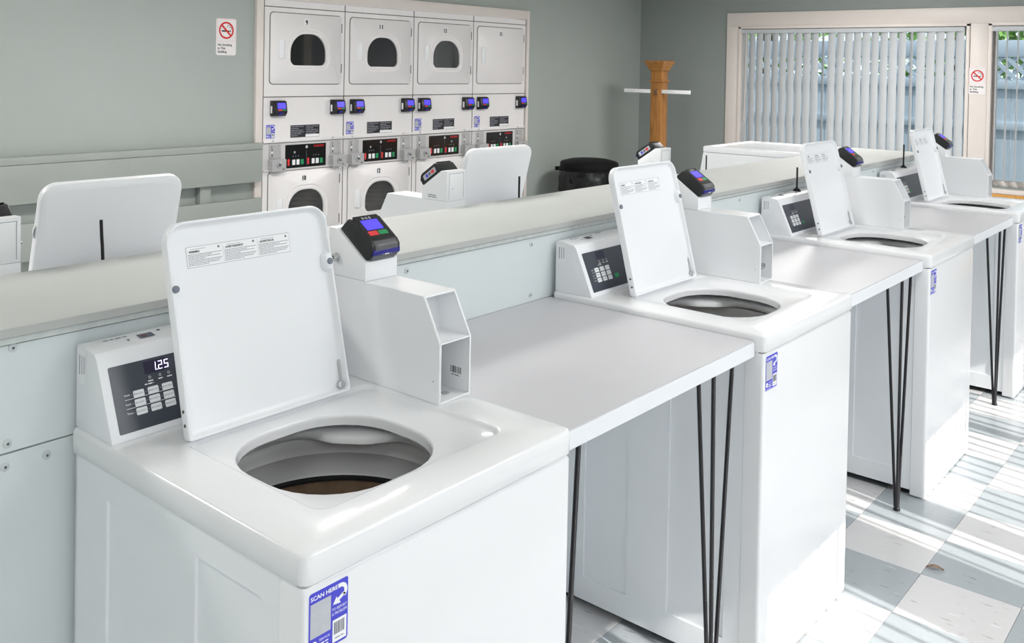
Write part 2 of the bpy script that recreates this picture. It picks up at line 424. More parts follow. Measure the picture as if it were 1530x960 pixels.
# unseen ceiling panels, added to brighten the room
for i, (x, y, watt) in enumerate(FILL_LAMPS):
    t = thing('fill_panel', ['added ceiling fill light above the nearest washer', 'added ceiling fill light above the second front-row washer', 'added ceiling fill light above the farthest front-row washer', 'added ceiling fill light in front of the wall rail', 'added ceiling fill light left of the dryers', 'added ceiling fill light before the rightmost dryers', 'added ceiling fill light by the camera-side wall, left end', 'added ceiling fill light by the camera-side wall pier', 'added ceiling fill light by the camera-side wall, right end'][i], 'light', (x, y, RZ), 0, 'added ceiling fill lights')
    q = MB('trim_paint')
    for a, b, c, d in ((-.62, .62, -.32, -.29), (-.62, .62, .29, .32), (-.62, -.59, -.29, .29), (.59, .62, -.29, .29)): q.box(a, b, c, d, -.04, 0)
    q.build('frame', t)
    q = MB('fill_diffuser'); q.box(-.59, .59, -.29, .29, -.012, -.004); q.build('diffuser', t)
    l = bpy.data.lights.new('fill_lamp', 'AREA'); l.shape = 'RECTANGLE'; l.size = 1.15; l.size_y = .55; l.energy = watt; l.color = (.955, .98, 1) if y < 0 else (1, .975, .955)
    o = bpy.data.objects.new('fill_lamp', l); COL.objects.link(o); o.location = (x, y, RZ-.045)

# outdoors: ground, fence, trees
m = MB('concrete'); m.box(-14, 26, -22, 20, -.32, -.14); o = m.build('ground_outside'); o['kind'] = 'structure'; o['label'] = 'pale concrete ground outside the windows'
fx = 11.0
fence = thing('garden_fence', 'pale blue board fence with lattice top outside the far windows', 'fence', (fx, 1.5, -.14))
q = MB('fence_paint'); q.box(-.011, .011, -.072, .072, 0, 1.72); o = q.build('board'); bd = o.data; bpy.data.objects.remove(o)
for i in range(46): link('board', bd, fence, (0, -3.4+i*.15, 0))
for z0, z1 in ((.3, .4), (1.24, 1.33), (1.70, 1.80), (2.06, 2.25)):
    q = MB('fence_paint'); q.box(-.05, -.012, -3.5, 3.6, z0, z1, bev=.004); q.build('rail', fence)
for i in range(5):
    q = MB('fence_paint'); q.box(.012, .10, -3.5+i*1.75, -3.41+i*1.75, 0, 2.3, bev=.004); q.build('post', fence)
q = MB('fence_paint'); q.box(-.006, .006, -.022, .022, -.22, .22); o = q.build('lattice_strip'); ld = o.data; bpy.data.objects.remove(o)
for i in range(48):
    for s in (-1, 1):
        o = link('lattice_strip', ld, fence, (-.03+s*.007, -3.4+i*.15, 1.93)); o.rotation_euler.x = s*PI/4
def tree(label, x, y, h, r, seed):
    t = thing('leafy_tree', label, 'tree', (x, y, -.14)); rnd = random.Random(seed)
    q = MB('bark'); q.tube([(0, 0, 0), (.05, .03, h*.35), (0, .05, h*.6)], .1); q.build('trunk', t)
    q = MB('leaf')
    for k in range(1500):
        v = Vector((rnd.gauss(0, 1), rnd.gauss(0, 1), rnd.gauss(0, 1))).normalized()*r*rnd.uniform(.45, 1)
        p = Vector((v.x, v.y, v.z*.9+h*.62)); a = Vector((rnd.uniform(-1, 1), rnd.uniform(-1, 1), rnd.uniform(-1, 1))).normalized(); b = a.orthogonal().normalized()
        w = rnd.uniform(.06, .13)
        q.face([p-a*w, p+b*w*.5, p+a*w, p-b*w*.5])
    q.build('crown', t, smooth=0, kind='stuff')
tree('bright green tree beyond the fence left of the wide window centre', 14.2, 5.6, 4.2, 1.45, 1)
tree('bright green tree beyond the fence behind the wide window', 13.9, 2.6, 4.0, 1.45, 2)
tree('bright green tree beyond the fence behind the right-hand window', 13.6, -.4, 4.0, 1.45, 3)

# ------------------------------------------------------------------ wall rail boards on the back wall
t = thing('wall_guard_rail', 'grey painted wooden rail boards on posts along the left back wall', 'wall rail', (1.0, 4.87, 0))
for z0, z1, y0, y1 in ((1.045, 1.092, -.025, .06), (.80, 1.043, -.02, .018), (.44, .675, -.02, .018)):
    q = MB('rail_paint'); q.box(-4.1, 2.445, y0, y1, z0, z1, bev=.003); q.build('rail_board', t)
for x in (-3.2, -1.6, 0, 1.98):
    q = MB('rail_paint'); q.box(x-.045, x+.045, .018, .08, 0, 1.04, bev=.002); q.build('post', t)

# ------------------------------------------------------------------ no smoking signs
def nosmoke(label, O, ex, w, h):
    q = MB('sign_white')
    O = Vector(O); ex = Vector(ex); ez = Vector((0, 0, 1)); n = ex.cross(ez)
    R = rr(0, w, 0, h, w*.09, 4)
    A = [O+ex*x+ez*y for x, y in R]; B = [p+n*.004 for p in A]
    q.loops([A, B], None, True, True, True)
    f = Flat(q, O+n*.004, ex, ez)
    f.rrect(w*.03, h*.37, w*.97, h*.985, w*.08, 'sign_pink', 1); f.rrect(w*.07, h*.39, w*.93, h*.965, w*.06, 'sign_white', 2)
    cx, cy, r = w*.5, h*.68, w*.37
    f.rect(cx-r*.62, cy-r*.17, cx+r*.45, cy+r*.0, 'print_black', 3); f.rect(cx+r*.5, cy-r*.17, cx+r*.62, cy, 'print_black', 3)
    f.ring(cx+r*.32, cy+r*.42, r*.16, r*.22, 'print_black', 3, -.8, 3.6, 10); f.ring(cx+r*.55, cy+r*.22, r*.12, r*.18, 'print_black', 3, -1.2, 2.2, 8)
    c, s_ = math.cos(-PI/4), math.sin(-PI/4)
    f.poly([(cx+a*c-b*s_, cy+a*s_+b*c) for a, b in ((-r*.9, -r*.11), (r*.9, -r*.11), (r*.9, r*.11), (-r*.9, r*.11))], 'sign_red', 4)
    f.ring(cx, cy, r*.80, r, 'sign_red', 5, n=40)
    for k, s in enumerate(('No Smoking', 'In This', 'Building')): f.text(s, w*.09, h*(.255-.095*k), h*.062, 'print_black', 2, bold=h*.006)
    return tag(q.build('no_smoking_sign', None, smooth=0), label, 'sign')
nosmoke('white no smoking sign with red circle on the grey wall left of the dryers', (3.088, RY1, 1.752), (1, 0, 0), .172, .272)
nosmoke('white no smoking sign with red circle on the trim between the far windows', (RX1-.022, 1.289, 1.525), (0, -1, 0), .15, .262)
# ------------------------------------------------------------------ service bulkhead between the two rows of washers
BY0, BY1, BH, BX0, BX1 = .7365, 1.1714, 1.1987, -2.4, 5.60
bk = thing('service_bulkhead', 'long grey painted plywood bulkhead with flat top between the washer rows', 'bulkhead', (0, 0, 0))
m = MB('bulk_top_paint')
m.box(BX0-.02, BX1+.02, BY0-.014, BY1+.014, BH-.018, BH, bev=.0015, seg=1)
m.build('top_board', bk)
m = MB('ply_edge'); m.box(BX0-.014, BX1+.014, BY0-.008, BY1+.008, BH-.031, BH-.019); m.build('sub_top', bk)
m = MB('rubber_black'); m.box(BX0+.012, BX1-.012, BY0+.012, BY1-.012, 0, BH-.032); m.build('core', bk, smooth=0)
xs = [BX0, -.16, 2.28, 4.72, BX1]
for a, b in zip(xs[:-1], xs[1:]):
    for z0, z1 in ((.9615, BH-.0345), (.02, .9585)):
        for y0, y1 in ((BY0, BY0+.011), (BY1-.011, BY1)):
            if b > a:
                m = MB('bulk_paint'); jj = -3.0 if a < -.1 and b < 0 and False else 0
                m.box(a+.0004, b-.0004, y0, y1, z0, z1, bev=.001, seg=1); m.build('panel', bk)
m = MB('bulk_paint'); m.box(BX1-.011, BX1, BY0+.012, BY1-.012, .02, BH-.033); m.build('end_panel', bk)
q = MB('screw_paint'); q.lathe((0, 0, 0), [(.0085, 0), (.0085, -.0012), (.006, -.003), (.0028, -.0034)], None, 14, 'y'); q.lathe((0, 0, 0), [(.0024, -.0034), (.0020, -.0022)], 'print_slate', 14, 'y', cap1=True)
o = q.build('screw'); sm = o.data; bpy.data.objects.remove(o)
sp = [(-.106, 1.158), (-.114, .979), (-.040, .935), (-.118, .936)]
for x in (.93, 1.48, 2.22, 2.34, 2.95, 3.54, 4.66): sp += [(x, 1.145), (x, .985)]
for x, z in sp: link('screw', sm, bk, (x, BY0, z))

# ------------------------------------------------------------------ folding tables between the washers
WX = [0, 1.5808, 3.1291, 4.7121]; WW, WD, H, LIP = .6785, .728, .9821, .0504
TH, TT, TF = .9624, .0433, .0296
tlab = ['grey topped folding table beside the nearest washer, black hairpin legs', 'grey topped folding table, the middle one of three, black hairpin legs', 'grey topped folding table farthest from the camera, black hairpin legs']
for k in range(3):
    a, b = WX[k]+WW+.003, WX[k+1]-.003
    t = thing('folding_table', tlab[k], 'table', (a, 0, 0), 0, 'tables between the washers'); L = b-a
    q = MB('laminate'); q.box(0, L, TF+.002, BY0-.002, TH-.003, TH); q.build('laminate_top', t, smooth=0)
    q = MB('laminate_edge'); q.box(0, L, TF, BY0-.004, TH-TT, TH-.0032, bev=.001, seg=1); q.build('table_slab', t)
    for cx in (.045, L-.155):
        q = MB('leg_black'); sp_ = .036 if cx < .1 else .053
        for dx, dy in ((-sp_, .012), (sp_, .012), (.0, .085)): q.tube([(cx+dx, TF+dy+.004, TH-TT-.003), (cx+dx*.12, TF+.03+(dy-.03)*.12, .012)], .0058, n=10)
        q.cyl((cx-.035, TF+.03, .008), (cx+.035, TF+.03, .008), .001) if 0 else None
        q.lathe((cx, TF+.03, 0), [(.013, 0), (.013, .006), (.009, .014)], n=14, cap0=True, cap1=True)
        q.build('hairpin_leg', t)
        q = MB('leg_black'); q.box(cx-.042, cx+.042, TF+.006, TF+.115, TH-TT-.003, TH-TT-.0003); q.build('leg_plate', t, smooth=0)

# ------------------------------------------------------------------ top-load washer
def scan_sticker(mb, O, ex, ey, w, h, lift=.00025):
    f = Flat(mb, O, ex, ey, lift)
    f.rrect(0, 0, w, h, w*.06, 'print_white', 1); f.rrect(w*.015, h*.012, w*.985, h*.988, w*.055, 'sticker_blue', 2)
    f.text('SCAN HERE', w*.05, h*.865, h*.065, 'print_white', 3, width=w*.66, bold=w*.008)
    f.rect(w*.05, h*.29, w*.55, h*.82, 'print_pale', 3)                                  # the code itself is left blank
    f.ring(w*.80, h*.80, w*.085, w*.165, 'print_white', 3, -.9, PI/2, 10)
    f.rect(w*.73, h*.80+w*.085, w*.80, h*.80+w*.165, 'print_white', 3)
    f.poly([(w*.60, h*.645), (w*.80, h*.625), (w*.76, h*.675), (w*.93, h*.735), (w*.86, h*.80-w*.03), (w*.71, h*.715), (w*.69, h*.755)], 'print_white', 3)
    f.text('TO REPORT', w*.58, h*.545, h*.045, 'print_white', 3, width=w*.37); f.text('A PROBLEM', w*.58, h*.475, h*.045, 'print_white', 3, width=w*.37)
    f.rect(w*.60, h*.05, w*.95, h*.40, 'print_white', 3); rnd = random.Random(4); x = .635
    while x < .90:
        b = rnd.uniform(.006, .022); f.rect(w*x, h*.17, w*(x+b), h*.36, 'print_slate', 4); x += b+rnd.uniform(.006, .018)
    f.fine(w*.66, w*.90, h*.10, h*.018, 'print_grey', 4, 2)
    f.disc(w*.14, h*.17, w*.085, 'print_white', 3); f.fine(w*.09, w*.20, h*.165, h*.012, 'print_slate', 4, 5)
    f.text('SERVICE', w*.27, h*.20, h*.035, 'print_white', 3, width=w*.26)
    f.fine(w*.27, w*.52, h*.145, h*.02, 'print_white', 3, 6); f.fine(w*.27, w*.54, h*.09, h*.03, 'print_white', 3, 7)
    f.fine(w*.06, w*.52, h*.035, h*.016, 'print_white', 3, 8)

# slope of the console face and of the open lid, in washer coordinates
CS0 = Vector((0, .577, .984)); CSU = Vector((0, .061, .140)).normalized(); CSL = .1527
LD0 = Vector((0, .477, .987)); LDU = Vector((0, .100, .395)).normalized(); LDL = .4115
def on(P0, u, x, s, d=0):
    n = Vector((1, 0, 0)).cross(u)
    return P0+Vector((x, 0, 0))+u*s+n*d

def make_washer():
    t = thing('top_load_washer', 'x', 'washer', (0, 0, 0), 0, 'top-load washers')
    # cabinet
    for sx in (0, 1):
        b = bmesh.new(); ys = [.022, .11, .291, .43, .588, .712]; zs = [.026, .10, .88, .931]
        X = .006 if not sx else WW-.006; s = 1 if not sx else -1
        V = [[b.verts.new((X, y, z)) for z in zs] for y in ys]; cells = []
        for i in range(5):
            for j in range(3):
                f = b.faces.new([V[i][j], V[i][j+1], V[i+1][j+1], V[i+1][j]])
                if j == 1 and i in (1, 3): cells.append(f)
        r = bmesh.ops.inset_individual(b, faces=cells, thickness=.005, depth=0)
        for f in cells:
            for v in f.verts: v.co.x += s*.006
        q = MB('enamel_side'); q.add(b)
        q.box(min(X, X+s*.02), max(X, X+s*.02), .706, .712, .026, .931)
        o = q.build('side_panel', t, smooth=25)
    q = MB('enamel_side'); q.box(.012, WW-.012, .700, .710, .026, .93); q.build('back_panel', t)
    q = MB('enamel')
    R = rr(.003, WW-.003, .004, .06, (.010, .010, .002, .002), 5)
    q.loops([[(x, y, .008) for x, y in R], [(x, y, .922) for x, y in R], [(x, y, .928) for x, y in rr(.007, WW-.007, .008, .056, (.008, .008, .002, .002), 5)]], None, True, True, True)
    q.build('front_panel', t)
    for x in (.05, WW-.05):
        for y in (.09, .66):
            q = MB('rubber_black'); q.lathe((x, y, 0), [(.022, 0), (.022, .012), (.014, .016), (.014, .03)], n=14, cap0=True, cap1=True); q.build('foot', t)
    q = MB('rubber_black'); q.box(.02, WW-.02, .065, .69, .022, .026); q.build('base_pan', t, smooth=0)
    # top panel with recessed lid seat and tub opening
    q = MB('enamel'); C = lambda a, r, z: [(x, y, z) for x, y in rr(*a, r)]
    o_ = lambda i: (i, WW-i, i, WD-i)
    rc = lambda i: (.108+i, .574-i, .094+i, .497-i)
    op = lambda i: (.126+i, .470-i, .113+i, .447-i)
    q.loops([C(o_(.02), .01, H-LIP+.002), C(o_(.004), .018, H-LIP), C(o_(.0), .02, H-LIP+.004), C(o_(0), .02, H-.009), C(o_(.0010), .0195, H-.0048), C(o_(.0034), .018, H-.0018), C(o_(.0075), .016, H),
             C(rc(-.004), .032, H), C(rc(.000), .03, H-.0012), C(rc(.003), .028, H-.0045), C(rc(.006), .026, H-.0075), C(rc(.010), .024, H-.009),
             C(op(-.005), .144, H-.009), C(op(-.002), .141, H-.0105), C(op(-.0005), .14, H-.014), C(op(0), .139, H-.019), C(op(.001), .138, H-.031), C(op(-.012), .14, H-.033)])
    q.build('top_panel', t, smooth=50)
    # tub
    cx, cy = .318, .308; N = 64
    def ring(r, z, bumpw=0):
        P = []
        for i in range(N):
            a = 2*PI*i/N; d = (a-math.radians(38)+PI) % (2*PI)-PI
            rr_ = r-bumpw*(math.exp(-(d/.42)**4))
            P.append((cx+rr_*math.cos(a), cy+rr_*math.sin(a), z))
        return P
    q = MB('tub_plastic')
    q.loops([ring(.262, H-.046), ring(.222, H-.048, .02), ring(.212, H-.052, .040), ring(.206, H-.060, .050), ring(.209, H-.074, .054), ring(.230, H-.082, .05)])
    q.build('tub_ring', t, smooth=60)
    q = MB('tub_plastic', 'basket_grey', 'rubber_black')
    q.loops([ring(.237, H-.087), ring(.238, H-.108), ring(.241, H-.112), ring(.242, H-.128)])
    q.loops([ring(.242, H-.128), ring(.247, H-.132), ring(.246, H-.174), ring(.243, H-.178)], 'basket_grey')
    q.loops([ring(.243, H-.178), ring(.236, H-.182), ring(.236, H-.187), ring(.243, H-.190)], 'rubber_black')
    q.loops([ring(.243, H-.190), ring(.244, H-.36), ring(.23, H-.38)], 'basket_steel')
    q.build('basket', t, smooth=60)
    q = MB('basket_floor'); q.loops([ring(.24, H-.378), ring(.10, H-.385), ring(.06, H-.35), ring(.03, H-.30)], None, True, False, True); q.build('basket_floor', t, smooth=60)
    # console
    c = MB('plastic_white')
    P = [(.577, H), (.5772, .9845), (.6345, 1.116), (.6405, 1.129), (.650, 1.138), (.665, 1.1405), (.706, 1.146), (.716, 1.144), (.720, 1.136), (.720, H)]
    c.prism(P, .009, .572, 'x', bev=.007, seg=3, ang=28); con = c.build('console', t, smooth=50)
    X0, X1, S0, S1 = .027, .470, .012, .139
    q = MB('slate_panel', 'print_white', 'print_black')
    B = [on(CS0, CSU, x, s, .0006) for x, s in rr(X0, X1, S0, S1, .003, 3)]; A = [on(CS0, CSU, x, s, -.004) for x, s in rr(X0, X1, S0, S1, .003, 3)]
    q.loops([A, B], None, True, False, True)
    f = Flat(q, on(CS0, CSU, 0, 0, .0006), (1, 0, 0), CSU)
    for s in (.0715, .0545): f.rect(.049, s, .153, s+.0008, 'print_white', 1)
    for s, tx in ((.080, 'Wash'), (.063, 'Cycle'), (.046, 'Temp')): f.text(tx, .0485, s-.0015, .0036, 'print_white', 1)
    for x in (.104, .126, .145):
        f.ring(x+.003, .1035, .0018, .0026, 'print_white', 1, n=10); f.fine(x-.002, x+.009, .0955, .0022, 'print_white', 1, int(x*1000), 1)
    f.fine(.094, .113, .0905, .0022, 'print_white', 1, 3, 1)
    for k in range(3):
        for j in range(3): f.disc(.0645+.0305*j-.001, .079-.0165*k, .0011, 'print_grey', 1, 8)
    q.build('control_panel', con, smooth=30)
    nm = ('REGULAR', 'DELUXE', 'ULTRA'), ('NORMAL', 'SYNTHETIC', 'DELICATE'), ('COLD', 'WARM', 'HOT')
    for k in range(3):
        for j in range(3):
            cx_, cs = .0785+.0305*j, .0787-.0165*k
            q = MB('button_white', 'print_slate')
            R = rr(cx_-.0112, cx_+.0112, cs-.0066, cs+.0066, .0022, 3)
            q.loops([[on(CS0, CSU, x, s, .0006) for x, s in R], [on(CS0, CSU, x, s, .0016) for x, s in R]], None, True, False, True)
            g = Flat(q, on(CS0, CSU, 0, 0, .0016), (1, 0, 0), CSU); g.text(nm[k][j], cx_-.0065, cs-.0012, .0026, 'print_slate', 1, width=.0155)
            g.ring(cx_-.0088, cs, .0007, .0014, 'print_slate', 1, n=8)
            q.build('button', con, smooth=30)
    q = MB('green'); R = rr(.168, .190, .040, .053, .002, 3); q.loops([[on(CS0, CSU, x, s, .0006) for x, s in R], [on(CS0, CSU, x, s, .0016) for x, s in R]], None, True, False, True); q.build('start_button', con)
    q = MB('led_dark'); R = rr(.098, .146, .110, .1345, .001, 2); q.loops([[on(CS0, CSU, x, s, .0006) for x, s in R], [on(CS0, CSU, x, s, .0009) for x, s in R]], None, True, False, True); q.build('display_window', con)
    q = MB('print_white', 'print_slate'); f = Flat(q, (.0088, .712, 1.06), (0, -1, 0), (0, 0, 1))
    f.rrect(0, .012, .030, .078, .002, 'print_white', 1)
    for k in range(3): f.rect(.005+.009*k, .028+.002*k, .0075+.009*k, .066, 'print_slate' if k == 0 else 'print_grey', 2)
    q.build('rating_label', con, smooth=0)
    q = MB('print_slate', 'print_grey', 'rubber_black'); f = Flat(q, (0, .668, 1.1416), (1, 0, 0), (0, .99, .13))
    f.rect(.118, .004, .150, .024, 'print_slate', 2); f.rect(.124, .008, .134, .018, 'brown', 3); f.disc(.094, .010, .0028, 'print_slate', 2, 10)
    f.fine(.05, .10, .026, .004, 'print_grey', 2, 4, 1); f.rect(.165, .024, .172, .029, 'rubber_black', 2); f.fine(.205, .235, .030, .004, 'print_slate', 2, 9, 1)
    q.build('top_label', con, smooth=0)
    # lid, open, its inner tray toward the front
    q = MB('plastic_white'); x0, x1, s1 = .1100, .5085, LDL
    def LR(i, r, d, s0=.0): return [on(LD0, LDU, x, s, d) for x, s in rr(x0+i, x1-i, s0+i, s1-i, (.008, .008, r, r), 8)]
    q.loops([LR(.02, .03, -.0265), LR(.006, .038, -.0258), LR(.0018, .041, -.0225), LR(0, .042, -.018), LR(0, .042, -.0025), LR(.0007, .0415, -.0006), LR(.002, .040, 0), LR(.0042, .038, 0), LR(.0056, .037, -.0010), LR(.0075, .036, -.009), LR(.0105, .034, -.0135), LR(.016, .031, -.0150)], None, True, True, True)
    lid = q.build('lid', t, smooth=50)
    for x in (x0+.0082, x1-.0085):
        if x > .3:
          q = MB('plastic_white')
          q.loops([[on(LD0, LDU, x+r*1.15*math.cos(a), .284+r*1.9*math.sin(a), d) for a in (2*PI*i/16 for i in range(16))] for r, d in ((.0125, -.0145), (.0105, -.004), (.0085, .0004))], None, True, False, True)
          q.build('bumper_boss', lid, smooth=60)
        q = MB('rubber_grey'); q.cyl(on(LD0, LDU, x, .284, -.014), on(LD0, LDU, x, .284, .004), .0072, None, 18, bev=.001); q.build('bumper', lid)
    q = MB('print_white', 'print_grey', 'print_slate', 'print_black')
    f = Flat(q, on(LD0, LDU, .158, .319, -.0149), (1, 0, 0), LDU)
    w, h = .252, .0415
    f.rrect(0, 0, w, h, .003, 'print_grey', 1); f.rrect(.0007, .0007, w-.0007, h-.0007, .003, 'print_white', 2)
    for k, s in enumerate(('WARNING', 'AVERTISSEMENT', 'ADVERTENCIA')):
        a = .0035+k*w/3
        if k: f.rect(a-.003, .003, a-.0026, h-.003, 'print_grey', 3)
        f.text('!', a, h*.70, .0035, 'print_black', 3); f.text(s, a+.003, h*.70, .0042, 'print_black', 3, width=.0046*len(s)*.72, bold=.0005)
        f.ring(a+w/3-.013, h*.84, .0014, .0026, 'print_slate', 3, n=12); f.disc(a+w/3-.012, h*.84, .0014, 'print_black', 3, 8)
        f.fine(a+.006, a+.045, h*.86, .0009, 'print_grey', 3, k)
        for j in range(8): f.fine(a, a+w/3-.007, h*.60-j*.0030, .0010, 'print_slate', 3, 10*k+j, (1, .7, .95, .5, 1, .95, .9, .6)[j])
    q.build('warning_label', lid, smooth=0)
    q = MB('steel'); q.prism([(0, 0)]*0 or [(0, 0), (.005, 0), (.005, .055), (0, .055)], 0, .001, 'z') if 0 else None
    A = [on(LD0, LDU, x, s, -.0125) for x, s in rr(x1-.0165, x1-.0100, .022, .070, .003, 3)]; B = [p+Vector((0, -.0015, 0)) for p in A]
    q.loops([A, B], None, True, True, True); f = Flat(q, on(LD0, LDU, 0, 0, -.0066), (1, 0, 0), LDU)
    q.build('hinge_strap', lid)
    q = MB('chrome'); q.cyl(on(LD0, LDU, x1-.018, .016, -.0145), on(LD0, LDU, x1-.018, .016, -.006), .0085, None, 16, bev=.001); q.build('hinge_pin', lid)
    for s in (.030, .056):
        q = MB('gap_dark'); q.cyl((x0-.0008, *on(LD0, LDU, 0, s, -.010)[1:]), (x0+.002, *on(LD0, LDU, 0, s, -.010)[1:]), .0034, None, 10); q.build('lid_screw', lid)
    # coin vault: an open-fronted steel box
    v0, v1 = .581, .682
    SP = [(.281, H+.0005), (.281, 1.112), (.331, 1.206), (.648, 1.206), (.648, H+.0005)]
    va = link('coin_vault', None, t) if 0 else None
    q = MB('vault_paint')
    for a in (v0, v1-.003): q.prism(SP, a, a+.003, 'x', bev=.0008, seg=1)
    q.box(v0+.003, v1-.003, .333, .648, 1.203, 1.206); q.box(v0+.003, v1-.003, .282, .647, H+.0005, H+.0035); q.box(v0+.003, v1-.003, .645, .648, H+.0035, 1.203)
    va = q.build('coin_vault', t, smooth=25)
    q = MB('vault_edge')
    for a in (v0+.003, v1-.0055): q.prism([(.2805, H+.003), (.2835, H+.003), (.2835, 1.1112), (.3335, 1.2045), (.3305, 1.2058), (.2805, 1.1125)], a, a+.0025, 'x')
    q.box(v0+.003, v1-.003, .2805, .284, H+.0012, H+.005); q.box(v0+.003, v1-.003, .330, .335, 1.2015, 1.2058)
    q.build('front_edge', va)
    q = MB('vault_paint'); q.box(v0+.003, v1-.003, .2815, .42, 1.1095, 1.1125); q.build('shelf', va)
    q = MB('vault_paint', 'print_white', 'print_slate'); q.prism([(.372, 1.1125), (.395, 1.203), (.398, 1.203), (.375, 1.1125)], v0+.003, v1-.003, 'x')
    up = Vector((0, .023, .0905)).normalized(); f = Flat(q, Vector((0, .3938, 1.1985))-up*.022, (1, 0, 0), up, .0004)
    f.poly([(.611, .005), (.616, 0), (.630, 0), (.635, .005), (.630, .010), (.616, .010)], 'print_slate', 1); f.poly([(.612, .005), (.6165, .0008), (.6295, .0008), (.634, .005), (.6295, .0092), (.6165, .0092)], 'print_white', 2)
    f.text('25¢', .6165, .0028, .0046, 'print_slate', 3, width=.012); f.rect(.594, -.012, .598, .014, 'print_slate', 2)
    q.build('price_plate', va, smooth=0)
    q = MB('steel', 'print_black'); q.box(v0+.003, v1-.025, .400, .403, H+.016, 1.1095)
    q.build('lock_plate', va)
    q = MB('chrome', 'print_black'); q.cyl((.612, .400, 1.062), (.612, .385, 1.062), .021, None, 24, bev=.002); f = Flat(q, (.612, .3848, 1.062), (1, 0, 0), (0, 0, 1)); f.ring(0, 0, .006, .015, 'print_black', 1, 3.4, 5.2, 10); f.disc(0, 0, .006, 'print_black', 1, 12); q.build('lock_barrel', va)
    q = MB('chrome'); q.cyl((.642, .400, 1.022), (.642, .388, 1.022), .009, None, 16, bev=.001); q.build('lock_pin', va)
    q = MB('vault_paint'); q.box(v1-.025, v1-.022, .400, .46, H+.004, 1.1095); q.build('inner_flange', va)
    for x, y in ((.607, .33), (.640, .318)):
        q = MB('steel'); q.lathe((x, y, H+.0035), [(.010, .0002), (.010, .001), (.007, .0016), (.004, .0006)], n=16, cap1=True); q.build('floor_plug', va)
    q = MB('print_white', 'print_black', 'print_grey'); f = Flat(q, (v1-.0032, .345, H+.028), (0, -1, 0), (0, 0, 1))
    x = .0
    rnd = random.Random(8)
    f.rect(0, 0, .045, .028, 'print_white', 1)
    x = .006
    while x < .038:
        b = rnd.uniform(.0008, .0028); f.rect(x, .010, x+b, .025, 'print_black', 2); x += b+rnd.uniform(.0008, .002)
    f.fine(.010, .036, .004, .003, 'print_grey', 2, 3, 1)
    q.build('barcode_label', va, smooth=0)
    q = MB('gap_dark'); q.cyl((v0-.0006, .298, 1.03), (v0+.001, .298, 1.03), .0013, None, 8); q.build('vent_pin', va)
    # reader mount and card reader
    q = MB('vault_paint')
    q.prism([(.518, 1.2065), (.518, 1.250), (.615, 1.317), (.646, 1.318), (.646, 1.2065)], v0, v1, 'x', bev=.0015, seg=2)
    mo = q.build('reader_mount', t)
    q = MB('vault_edge', 'gap_dark')
    b = rr(v0+.012, v1-.012, 1.216, 1.306, .001, 1); q.loops([[(x, .6462, z) for x, z in b], [(x, .6485, z) for x, z in rr(v0+.015, v1-.015, 1.219, 1.303, .001, 1)]], None, True, False, True)
    f = Flat(q, (v1-.03, .6486, 1.25), (-1, 0, 0), (0, 0, 1)); f.rect(-.008, 0, .004, .0016, 'print_grey', 1)
    f.O = Vector((v1, .6464, 1.2065)); [f.rect(a, b, c, d, 'print_grey', 1) for a, b, c, d in ((.0105, .008, .012, .101), (.0895, .008, .091, .101), (.0105, .0995, .091, .101))]
    q.build('rear_door', mo)
    q = MB('chrome', 'print_black'); q.cyl((v0, .618, 1.250), (v0-.006, .618, 1.250), .0105, None, 18, r1=.0095); q.cyl((v0-.006, .618, 1.250), (v0-.012, .618, 1.250), .0085, None, 18, r1=.007); f = Flat(q, (v0-.0122, .618, 1.250), (0, -1, 0), (0, 0, 1)); f.ring(0, 0, .0018, .004, 'print_black', 1, n=12); q.build('key_lock', mo)
    q = MB('print_slate'); f = Flat(q, (v1+.0002, .55, 1.212), (0, 1, 0), (0, 0, 1)); f.fine(0, .04, .010, .003, 'print_slate', 1, 1, 1); f.fine(0, .045, .003, .003, 'print_slate', 1, 2, 1); q.build('mount_label', mo, smooth=0)
    SO = Vector((0, .6125, 1.3155)); sv = Vector((0, -.823, -.568)); mv = Vector((0, -.568, .823))
    E = lambda a, b: (SO+sv*a+mv*b)[1:]
    q = MB('black_plastic')
    q.prism([E(*p) for p in ((-.002, -.001), (.108, -.001), (.114, .004), (.1155, .012), (.113, .030), (.106, .0395), (.094, .0435), (.016, .0435), (.006, .036), (0, .010))], .5865, .6765, 'x', bev=.004, seg=3, ang=22)
    rd = q.build('card_reader', t, smooth=40)
    def pan(name, mname, a0, a1, x0, x1, m0, m1, r=.002):
        q = MB(mname); R = rr(x0, x1, a0, a1, r, 3)
        q.loops([[Vector((x, 0, 0))+SO+sv*a+mv*m0 for x, a in R], [Vector((x, 0, 0))+SO+sv*a+mv*m1 for x, a in R]], None, True, False, True)
        return q.build(name, rd)
    pan('face_plate', 'black_gloss', .010, .088, .5935, .6695, .042, .0440)
    pan('screen', 'screen_blue', .026, .058, .6055, .6575, .0440, .0446)
    pan('cancel_button', 'red', .0625, .0765, .602, .6295, .0440, .0448); pan('confirm_button', 'green', .0625, .0765, .6325, .660, .0440, .0448)
    q = MB('grey_plastic'); q.prism([E(*p) for p in ((.0885, .0425), (.097, .0442), (.108, .0410), (.1145, .032), (.1135, .029), (.10, .036))], .5965, .6665, 'x', bev=.001, seg=1); q.build('brow', rd)
    q = MB('blue_lip', 'print_white'); q.prism([E(*p) for p in ((.105, .020), (.1185, .020), (.1195, .026), (.115, .033), (.105, .033))], .5905, .6725, 'x', bev=.0015, seg=2)
    f = Flat(q, Vector((0, 0, 0))+SO+sv*.1192+mv*.0212, (1, 0, 0), (mv-sv*.1)); f.rect(.625, .001, .639, .0042, 'print_white', 2); f.disc(.619, .0026, .001, 'print_white', 2, 8); f.disc(.645, .0026, .001, 'print_white', 2, 8)
    q.build('card_slot', rd)
